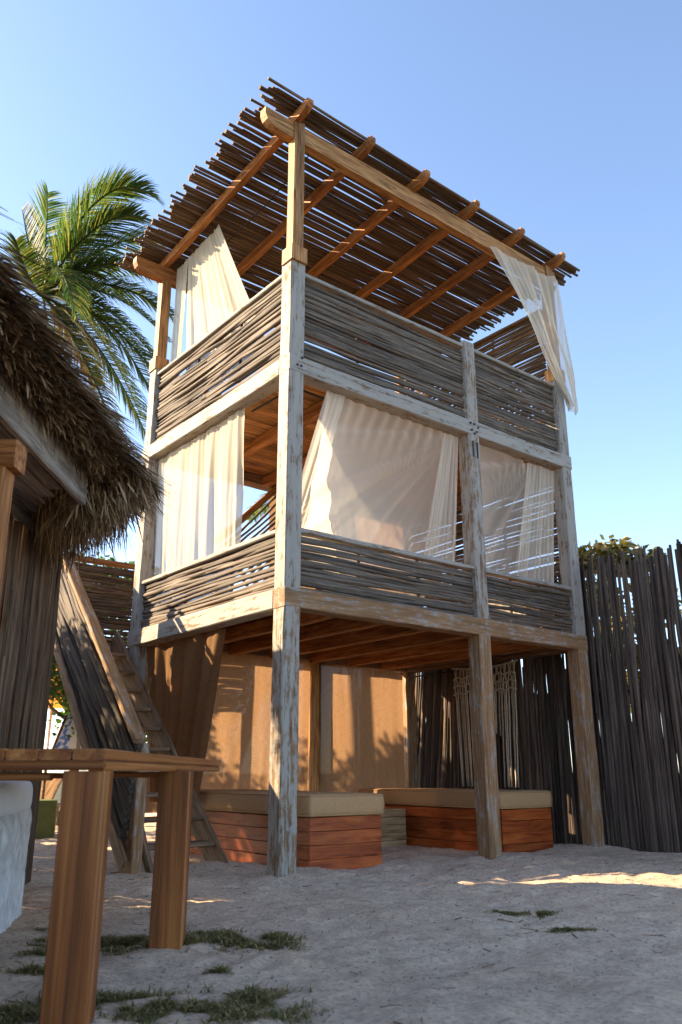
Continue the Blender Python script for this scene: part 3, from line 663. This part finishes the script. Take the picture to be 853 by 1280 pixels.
# denser tuft on the corner
for _ in range(6000):
    k = q.random(); a = inw(1, .10+.42*k)+V((q.gauss(0, .06), q.gauss(0, .16), 0)); it.append((a+V((0, 0, ZE-.03-.22*min(1, k*1.6)+q.gauss(0, .05))), V((.3, -.1, -1))+rv(.35), q.uniform(.08, .24), q.uniform(.007, .02), rv(1)))
blades('thatch', it, M['thatch'], HU, E1+V((0, 0, ZE)))
# fascia, soffit, wall plate
F0, F1, F2 = dlz(.3, -2.02, 3.03), V((-2.275, -.513, 3.0)), V((-2.266, .76, 3.0))
beam('fascia_board', F0, F1, .05, .26, 'grey', HU); beam('fascia_board', F1+V((0, .03, -.02)), F2+V((0, 0, -.02)), .05, .17, 'grey', HU)
Wd = -2.69
for k in range(5):
    l0 = -2.08-k*.125; beam('soffit_board', dlz(.3, l0-.06, 3.045), dlz(5.95+.42*k*.30+k*.07, l0-.06, 3.045), .118, .02, 'grey', HU)
for d in (1.6, 3.2, 4.7): beam('soffit_batten', dlz(d, -2.06, 2.995), dlz(d, -2.66, 2.995), .09, .06, 'grey', HU)
beam('wall_plate', dlz(.3, -2.71, 2.96), dlz(6.95, -2.71, 2.96), .10, .16, 'grey', HU)
beam('hut_post', dlz(4.15, -1.86, -.1), dlz(4.15, -1.86, 2.44), .15, .15, 'amber', HU, up=Hd); beam('hut_beam', dlz(4.15, -1.74, 2.52), dlz(4.15, -2.62, 2.52), .16, .155, 'amber', HU)
RW = node('reed_wall', dlz(5, -2.69, 0), HU)
d = 3.4
while d < 7.66:
    r = q.uniform(.016, .03); ht = 2.88 if d < 6.95 else 3.05
    stick('reed', dlz(d, Wd+q.uniform(-.02, .02), -.05), dlz(d+q.uniform(-.03, .03), Wd+q.uniform(-.02, .02), ht), r, 'hutreed', RW, wob=.9, var=12); d += r*2*q.uniform(.75, 1.0)
vs, fs = [], []
d = -1.0
while d < 3.4:
    r = .024; a, b = tube(None, [dlz(d, Wd, -.05), dlz(d, Wd+.01, 1.5), dlz(d, Wd, 2.88)], r, None, None, 5); k = len(vs); vs += a; fs += [tuple(z_+k for z_ in f_) for f_ in b]; d += .045
a = V((-1.80, 1.2, 0)); b = E3+V((-.6, -.6, 0)); t = 0
while t < 1:
    p_ = a.lerp(b, t)+V((-.1, 0, 0)); a_, b_ = tube(None, [p_+V((0, 0, -.05)), p_+V((0, 0, 1.5)), p_+V((0, 0, 2.9))], .026, None, None, 5); k = len(vs); vs += a_; fs += [tuple(z_+k for z_ in f_) for f_ in b_]; t += .014
o = mobj('wall_reeds', vs, fs, M['hutreed'], HU, origin=dlz(2, Wd, 0), smooth=True); o['kind'] = 'stuff'
# ------------------------------------------------------------------ plastered bench with bolster
def rounded_block(name, corners, z0, z1, r, mat, parent=None, amp=.012, label=None, cat=None, n=10, rb=0, nz=6):
    # corners: quad in plan (ccw); vertical sides with rounded top
    vs, fs = [], []; per = []; c_ = [V(c) for c in corners]; cen = sum(c_, V())/4
    for i in range(4):
        a, b = c_[i], c_[(i+1) % 4]
        for k in range(n): per.append(a.lerp(b, .06+.88*k/(n-1)))
    rings_ = ([(rb*1.6, z0), (rb*(1-cos(pi/4)), z0+rb*(1-sin(pi/4)))] if rb else [])+[(0, z0+rb)]+[(0, z0+rb+(z1-r-z0-rb)*k/nz) for k in range(1, nz+1)]+[(r*(1-cos(t)), z1-r+r*sin(t)) for t in (pi/8, pi/4, 3*pi/8, pi/2)]+[(r*2.2, z1+.004)]
    for (ins, z) in rings_:
        for p_ in per:
            dv = cen-p_; dv.z = 0; L = dv.length; q_ = p_+dv*(ins/L if L > 0 else 0)
            nn = amp*noise.noise(V((q_.x*5, q_.y*5, z*5)))+amp*.6*noise.noise(V((q_.x*14, q_.y*14, z*14)))+amp*.4*noise.noise(V((q_.x*34, q_.y*34, z*34)))
            vs.append(V((q_.x, q_.y, z))-dv.normalized()*nn)
    m_ = len(per)
    for i in range(len(rings_)-1):
        for j in range(m_): a = i*m_+j; b = i*m_+(j+1) % m_; fs.append((a, b, b+m_, a+m_))
    fs.append(tuple(range((len(rings_)-1)*m_, len(rings_)*m_)))
    o = mobj(name, vs, fs, M[mat], parent, origin=(cen.x, cen.y, z0), smooth=True); tag(o, label, cat); return o
q0 = V((-2.26, -.14, 0)); q1 = V((-2.86, -1.50, 0)); q2 = V((-3.35, -2.7, 0)); inl = -Rt
rounded_block('plaster_bench', [q2+inl*.1, q0, q0+inl*.48-Hd*.08, q2+inl*.62], -.08, .655, .08, 'plaster', None, .028, 'rough white plastered bench at the lower left edge', 'bench', n=90, nz=26)
rounded_block('bolster_cushion', [q2+inl*.11, q0+inl*.0-Hd*.03, q0+inl*.44-Hd*.10, q2+inl*.60], .640, .83, .09, 'whitecloth', None, .006, 'plump white cushion lying on the white plastered bench', 'cushion', n=60, rb=.055)
# ------------------------------------------------------------------ foreground table
TB = thing('wooden_table', dlz(4.2, -1.3, 0), 'heavy brown wooden bar-height table in the left foreground', 'table')
la = dlz(3.36, -.985, 0); lb = dlz(4.79, -.915, 0)
def leg(c, wx, wy, top): 
    return beam('leg', c+V((0, 0, -.12)), c+V((0, 0, top)), wx, wy, 'teak', TB, up=Hd, jit=.0015, bev=.006)
leg(la, .165, .12, .895); leg(lb, .172, .12, .895); leg(dlz(3.36, -1.86, 0), .16, .13, .895)
l0 = -.905; nP = 8; pw = .128; d0, d1 = 3.28, 6.5
for k in range(nP):
    l = l0-pw*(k+.5); beam('table_plank', dlz(d0, l, .955), dlz(d1-.02*(k == 0), l, .955), pw-.004, .042, 'teak', TB, jit=.0012, bev=.006)
beam('apron_board', dlz(d0+.012, l0-.004, .914), dlz(d0+.012, l0-pw*nP, .914), .03, .036, 'teak', TB, jit=.001)
beam('apron_board', dlz(d0+.03, l0-.018, .914), dlz(4.75, l0-.018, .914), .03, .036, 'teak', TB, jit=.001); beam('apron_board', dlz(4.755, l0-.022, .914), dlz(d1-.03, l0-.022, .914), .03, .036, 'teak', TB, jit=.001)
beam('cross_rail', dlz(3.36, -1.13, .875), dlz(3.36, -1.77, .875), .05, .03, 'teak', TB); beam('cross_rail', dlz(4.79, -1.0, .875), dlz(4.79, -1.85, .875), .05, .03, 'teak', TB)
# ------------------------------------------------------------------ palm
def frond(pts, width, nl, mat, parent, q, droop=.5, skip=.0, wind=V((0, 0, 0))):
    pts = [V(p_) for p_ in pts]
    def bez(t):
        a, b, c, d = pts; return a*(1-t)**3+b*3*t*(1-t)**2+c*3*t*t*(1-t)+d*t**3
    vs, fs = [], []
    R_ = [bez(i/18) for i in range(19)]
    a_, f_ = tube(None, R_, [.035*(1-.85*i/18) for i in range(19)], None, None, 5); vs += a_; fs += f_
    for i in range(nl):
        t = .14+.86*(i+q.random()*.5)/nl
        if q.random() < skip: continue
        p_ = bez(t); d = (bez(min(1, t+.02))-bez(max(0, t-.02))).normalized()
        side0 = d.cross(V((0, 0, 1)));
        if side0.length < .05: side0 = V((1, 0, 0))
        side0.normalize(); upv = side0.cross(d)
        for sgn in (-1, 1):
            L = width*(sin(pi*(.12+.83*t)))**.6*q.uniform(.8, 1.1); dirn = (side0*sgn*1.0+d*(.55+.7*t)+upv*q.uniform(.05, .35)+wind).normalized()
            wv = dirn.cross(upv).normalized(); wd = q.uniform(.010, .017); k = len(vs); P = p_
            dl_ = dirn.copy(); rows = []
            for s_ in range(4):
                ww = wd*(.7, 1, .75, .08)[s_]; rows.append((P-wv*ww, P+wv*ww)); P = P+dl_*L/3; dl_ = (dl_+V((0, 0, -droop*q.uniform(.5, 1.0)))).normalized()
            for a, b in rows: vs += [a, b]
            for s_ in range(3): fs.append((k+2*s_, k+2*s_+1, k+2*s_+3, k+2*s_+2))
    return mobj('frond', vs, fs, M[mat], parent, origin=pts[0])
fw = Hd*cos(PITCH)+V((0, 0, sin(PITCH))); upc = Rt.cross(fw)
def px(x, y, dist): return CAM+(fw*1024.58+Rt*(x-426.5)-upc*(y-640))*(dist/1024.58)
def palm(px0, py0, dist, base, specs, label, q, width=.8):
    cr = px(px0, py0, dist); base = V(base)
    o = thing('palm_tree', base, label, 'palm tree', 'palm trees')
    tp = [base.lerp(cr, i/12)+V((.25*sin(i/12*pi), 0, -.35*(i == 12))) for i in range(13)]
    tube('trunk', tp, [.20-.06*i/12+.012*(i % 2) for i in range(13)], 'bark', o, 10)
    for (tx, ty, lift, dd, mat, dr_) in specs:
        tip = px(tx, ty, dist+dd); v = tip-cr; L = v.length
        c1_ = cr+v*.30+upc*lift*L; c2_ = cr+v*.72+upc*lift*L*.9
        frond([cr, c1_, c2_, tip], width*min(1, .45+L/4.5), int(46+L*17), mat, o, q, dr_, .05, wind=Rt*.45)
    return o
q = random.Random(5)
pl = 'palmleaf'
palm(53, 370, 15.5, (-.9, 8.9, 0), [(192, 246, .42, -.5, pl, .25), (154, 240, .40, 1.2, pl, .3), (182, 272, .26, -1.0, pl, .3), (205, 300, .2, .8, pl, .35), (190, 345, .24, -.6, pl, .45), (215, 395, .24, .6, pl, .5), (196, 452, .22, -.8, pl, .5),
     (176, 520, .22, -1.2, pl, .5), (205, 520, .28, 1.2, pl, .45), (150, 560, .16, .2, pl, .6), (120, 480, .12, 1.4, 'palmdry', .6), (212, 428, .2, -1.5, pl, .55), (205, 482, .2, .4, pl, .55), (190, 560, .2, 1.8, pl, .55), (222, 350, .22, 1.6, pl, .5), (28, 262, -.12, .3, pl, .2), (60, 240, -.1, 1.5, pl, .2), (20, 300, -.2, -1.2, pl, .25), (95, 395, .35, -2.0, pl, .5), (60, 450, .2, 2.2, pl, .6)],
     'coconut palm with wind-blown fronds rising behind the thatched hut', q)
palm(372, 640, 22, (8.0, 14.5, 0), [(318, 590, .3, 0, pl, .5), (330, 620, .2, -1, pl, .5), (345, 560, .2, 0, pl, .4), (400, 600, .3, 0, pl, .5), (430, 650, .3, 0, pl, .5), (310, 650, .3, 1, pl, .6), (360, 700, .3, -1, pl, .6)], 'smaller palm glimpsed through the middle floor behind the tower', q, .7)
# ------------------------------------------------------------------ broadleaf trees and bushes
def leafcloud(name, clumps, num, size, mat, parent, q, origin):
    vs, fs = [], []; tot = sum(c[1]**2 for c in clumps)
    for (c, r) in clumps:
        c = V(c)
        for _ in range(int(num*r*r/tot)):
            d = V((q.gauss(0, 1), q.gauss(0, 1), q.gauss(0, 1))).normalized()*r*(q.random()**.45); d.z *= .75
            p_ = c+d; a = V((q.gauss(0, 1), q.gauss(0, 1), q.gauss(0, .6))).normalized(); b = a.orthogonal().normalized(); b = (b*cos(1)+a.cross(b)*sin(q.uniform(0, 6))).normalized()
            L = size*q.uniform(.6, 1.3); w_ = L*.28; k = len(vs); vs += [p_, p_+a*L*.5+b*w_, p_+a*L, p_+a*L*.5-b*w_]; fs.append((k, k+1, k+2, k+3))
    return mobj(name, vs, fs, mat, parent, origin=origin)
def tree(name, base, ht, rad, num, size, mat, label, q, cat='tree', group=None, clumpn=16, low=.35):
    base = V(base); o = thing(name, base, label, cat, group); cl = []
    tk = [base+V((.1*sin(i*.9), .1*cos(i*1.3), ht*.62*i/7)) for i in range(8)]
    tube('trunk', tk, [.11*(ht/5)*(1-.6*i/7) for i in range(8)], 'bark', o, 8)
    for i in range(clumpn):
        a = q.uniform(0, 6.28); rr = rad*sqrt(q.random())*.85; zz = ht*q.uniform(low, .93)*(1-.18*(rr/rad)); c = base+V((rr*cos(a), rr*sin(a), zz)); cl.append((c, q.uniform(.32, .6)*rad*.75))
        if i % 2 == 0: t0 = tk[q.randrange(3, 8)]; tube('limb', [t0, t0.lerp(c, .5)+V((0, 0, -.1)), c], [.04, .028, .012], 'bark', o, 5)
    cl.append((base+V((0, 0, ht-rad*.38)), rad*.45)); cl.append((base+V((rad*.4, -rad*.3, ht-rad*.45)), rad*.36)); cl.append((base+V((-rad*.4, rad*.35, ht-rad*.45)), rad*.36))
    leafcloud('crown', cl, num, size, M[mat], o, q, base+V((0, 0, ht*.6))); return o
q = random.Random(11)
tree('leafy_tree', (1.3, 8.6, 0), 5.05, 1.6, 9000, .13, 'leaf', 'leafy green tree showing above the landing screen behind the tower', q, group='trees behind the tower')
tree('leafy_tree', (-.7, 9.4, 0), 5.2, 1.5, 7000, .13, 'leaf', 'bushy green tree behind the staircase, mostly hidden by the hut', q, group='trees behind the tower', low=.55)
tree('leafy_tree', (-6.6, 8.6, 0), 3.9, 1.8, 9000, .16, 'leaf', 'broad green tree standing behind the thatched hut', q, group='trees behind the tower')
tree('leafy_tree', (4.6, 10.5, 0), 4.2, 1.8, 7000, .14, 'leaf', 'low green tree behind the burlap sheets at the back', q, group='trees behind the tower')
tree('dry_bush', (7.4, 1.1, 0), 4.7, 1.0, 9000, .14, 'dryleaf', 'dry yellow-green bush showing above the reed fence', q, 'bush', low=.5, clumpn=20)
tree('dry_bush', (8.6, -1.6, 0), 3.3, 1.3, 3500, .13, 'dryleaf', 'low dry bush seen through gaps in the right end of the reed fence', q, 'bush', low=.3)
tree('leafy_tree', (-4.4, 6.5, 0), 4.8, 1.7, 15000, .15, 'leaf', 'round unseen tree added behind the thatched hut to block low sun', q, group='trees behind the tower', low=.2, clumpn=22)  # added out of frame to block low sun on stairs and daybeds
tree('leafy_tree', (-2.7, 7.0, 0), 4.7, 1.4, 8000, .14, 'leaf', 'slim unseen tree added between the hut and the palm to shade the stairs', q, group='trees behind the tower', low=.2, clumpn=20)  # added out of frame, shades the upper stair panel
tree('leafy_tree', (-6.1, 6.7, 0), 5.0, 1.5, 13000, .15, 'leaf', 'dense unseen tree added beyond the thatched hut to keep sun off the sand', q, group='trees behind the tower', low=.2, clumpn=22)  # added out of frame, keeps the sun streak off the sand before the posts
# ------------------------------------------------------------------ beach things far left
UM = thing('beach_parasol', px(78, 872, 17).xy.to_3d(), 'orange canvas parasol beyond the staircase', 'parasol')
uc = px(70, 835, 17); ub = V((uc.x, uc.y, 0)); tube('pole', [ub, uc+V((0, 0, .1))], .03, 'whitecloth', UM, 8)
vs = [uc+V((0, 0, .12))]; fs = []; nR = 8
for k in range(nR): a = 2*pi*k/nR; vs.append(uc+V((1.5*cos(a), 1.5*sin(a), -.50)))
for k in range(nR): a = 2*pi*k/nR; vs.append(uc+V((1.5*cos(a), 1.5*sin(a), -.72)))
for k in range(nR): fs.append((0, 1+k, 1+(k+1) % nR)); fs.append((1+k, 9+k, 9+(k+1) % nR, 1+(k+1) % nR))
mobj('canopy', vs, fs, M['orange'], UM, origin=uc)
for k in range(nR): a = 2*pi*k/nR; tube('rib', [uc+V((0, 0, .07)), uc+V((1.48*cos(a), 1.48*sin(a), -.54))], .013, 'whitecloth', UM, 5)
SC = thing('striped_windbreak', px(85, 920, 14).xy.to_3d(), 'blue, white and grey striped canvas panel leaning beyond the staircase', 'canvas')
a, b, c, d = px(58, 956, 14), px(126, 950, 14.2), px(112, 893, 14.6), px(84, 893, 14.5)
o = cloth('canvas', lambda u, v: lerp(d, c, u).lerp(lerp(a, b, u), v), 8, 8, 'stripe', parent=SC)
for P in (a, b): tube('leg', [V((P.x, P.y, 0)), P, (c if P is b else d)], .025, 'brownw', SC, 6)
def lounger(cx, cy, rot, label):
    o = thing('sun_lounger', (cx, cy, 0), label, 'lounger'); m = Matrix.Translation((cx, cy, 0)) @ Matrix.Rotation(rot, 4, 'Z'); f = lambda x, y, z: m @ V((x, y, z))
    for sy in (-.3, .3): beam('side_rail', f(-.9, sy, .32), f(.9, sy, .32), .05, .07, 'brownw', o)
    for sx in (-.75, .75):
        for sy in (-.3, .3): beam('leg', f(sx, sy, -.05), f(sx, sy, .29), .06, .06, 'brownw', o, up=(0, 1, 0))
    for k in range(9): beam('slat', f(-.85+k*.14, -.28, .36), f(-.85+k*.14, .28, .36), .09, .02, 'bare', o)
    beam('backrest', f(.4, 0, .40), f(1.0, 0, .85), .58, .05, 'bare', o, up=(0, 0, 1)); beam('prop', f(.72, 0, .32), f(.82, 0, .68), .05, .04, 'brownw', o); return o
P = px(62, 1000, 14.2); lounger(P.x-.2, P.y+.5, .9, 'wooden sun lounger on sunny sand seen past the hut wall')
P = px(50, 1015, 12.2); rounded_block('storage_crate', [V((P.x-.25, P.y-.2, 0)), V((P.x+.15, P.y-.3, 0)), V((P.x+.25, P.y+.2, 0)), V((P.x-.2, P.y+.25, 0))], -.03, .5, .02, 'greenbox', None, .002, 'small olive green box on the sand behind the hut wall', 'box', n=6)
# ------------------------------------------------------------------ grass and litter on the sand
def grasspatch(name, blobs, num, label, q, hgt=.048):
    vs, fs = [], []; tot = sum(b[2]*b[3] for b in blobs)
    for (x, y, rx, ry, rot) in blobs:
        for _ in range(int(num*rx*ry/tot)):
            a = q.uniform(0, 6.28); rr = q.random()**.8*q.uniform(.6, 1.35); u, v = rx*rr*cos(a), ry*rr*sin(a); X = x+u*cos(rot)-v*sin(rot); Y = y+u*sin(rot)+v*cos(rot)
            if noise.noise(V((X*5, Y*5, 3)))+.5*noise.noise(V((X*14, Y*14, 3))) < -.30+.28*rr: continue
            z = gz(X, Y)-.004; b = q.uniform(0, 6.28); d = V((cos(b), sin(b), 0))*q.uniform(.6, 2.4)+V((0, 0, 1)); d.normalize(); L = hgt*q.uniform(.4, 1.25); w_ = V((-sin(b), cos(b), 0))*.0028; P = V((X, Y, z)); k = len(vs); m_ = P+d*L*.6; t_ = P+d*L+V((cos(b), sin(b), -.6))*L*.3
            vs += [P-w_, P+w_, m_+w_, m_-w_, t_]; fs += [(k, k+1, k+2, k+3), (k+3, k+2, k+4)]
    o = mobj(name, vs, fs, M['grass'], None, origin=(blobs[0][0], blobs[0][1], 0)); tag(o, label, 'grass', None, 'stuff'); return o
q = random.Random(3)
rH = atan2(Rt.y, Rt.x)
grasspatch('grass', [(-2.06, -2.02, .55, .30, rH), (-1.75, -2.25, .28, .25, rH), (-2.35, -1.7, .3, .15, rH)], 22000, 'olive grass tuft around the rear table leg', q)
grasspatch('grass', [(-2.75, -3.15, .55, .22, rH), (-2.35, -3.2, .22, .16, rH), (-3.3, -2.9, .3, .14, rH), (-2.25, -2.75, .10, .06, rH)], 18000, 'olive grass growing by the front table leg', q)
grasspatch('grass', [(-2.62, -1.5, .16, .10, rH), (-2.72, -1.85, .12, .08, rH), (-2.5, -1.1, .12, .07, rH), (-2.9, -2.25, .14, .06, rH)], 3500, 'thin dry grass at the foot of the plastered bench', q, .05)
grasspatch('grass', [(.12, -2.50, .13, .08, rH), (.28, -2.64, .12, .06, rH), (-.08, -2.95, .15, .10, rH), (.06, -3.1, .16, .06, rH), (.36, -2.6, .10, .05, rH)], 3600, 'small scattered grass tufts on the open sand at right', q, .03)
vs, fs = [], []
for _ in range(6000):
    X = q.uniform(-3.5, 5); Y = q.uniform(-4, 2.5); z = gz(X, Y); r = abs(q.gauss(0, .005))+.002; k = len(vs)
    for a in range(5): vs.append((X+r*cos(a*1.257)*q.uniform(.7, 1.4), Y+r*sin(a*1.257)*q.uniform(.7, 1.4), z-.002))
    vs.append((X, Y, z+r*.7)); fs += [(k+a, k+(a+1) % 5, k+5) for a in range(5)]
o = mobj('pebbles', vs, fs, M['pebble'], None, origin=(0, 0, 0)); tag(o, 'tiny scattered pebbles and grit on the sand', 'pebbles', None, 'stuff')
vs, fs = [], []
for _ in range(170):
    X = q.uniform(-3.3, 4.6); Y = q.uniform(-4, 1.6); a = q.uniform(0, 6.28); L = q.uniform(.03, .12); pts = [(X+L*cos(a)*t+.01*sin(t*5), Y+L*sin(a)*t, gz(X+L*cos(a)*t, Y+L*sin(a)*t)+.003) for t in (-.5, 0, .5)]
    a_, b_ = tube(None, pts, q.uniform(.0015, .004), None, None, 4); k = len(vs); vs += a_; fs += [tuple(z_+k for z_ in f_) for f_ in b_]
o = mobj('twigs', vs, fs, M['brownw'], None, origin=(0, 0, 0)); tag(o, 'thin dry twigs littered over the sand', 'twigs', None, 'stuff')
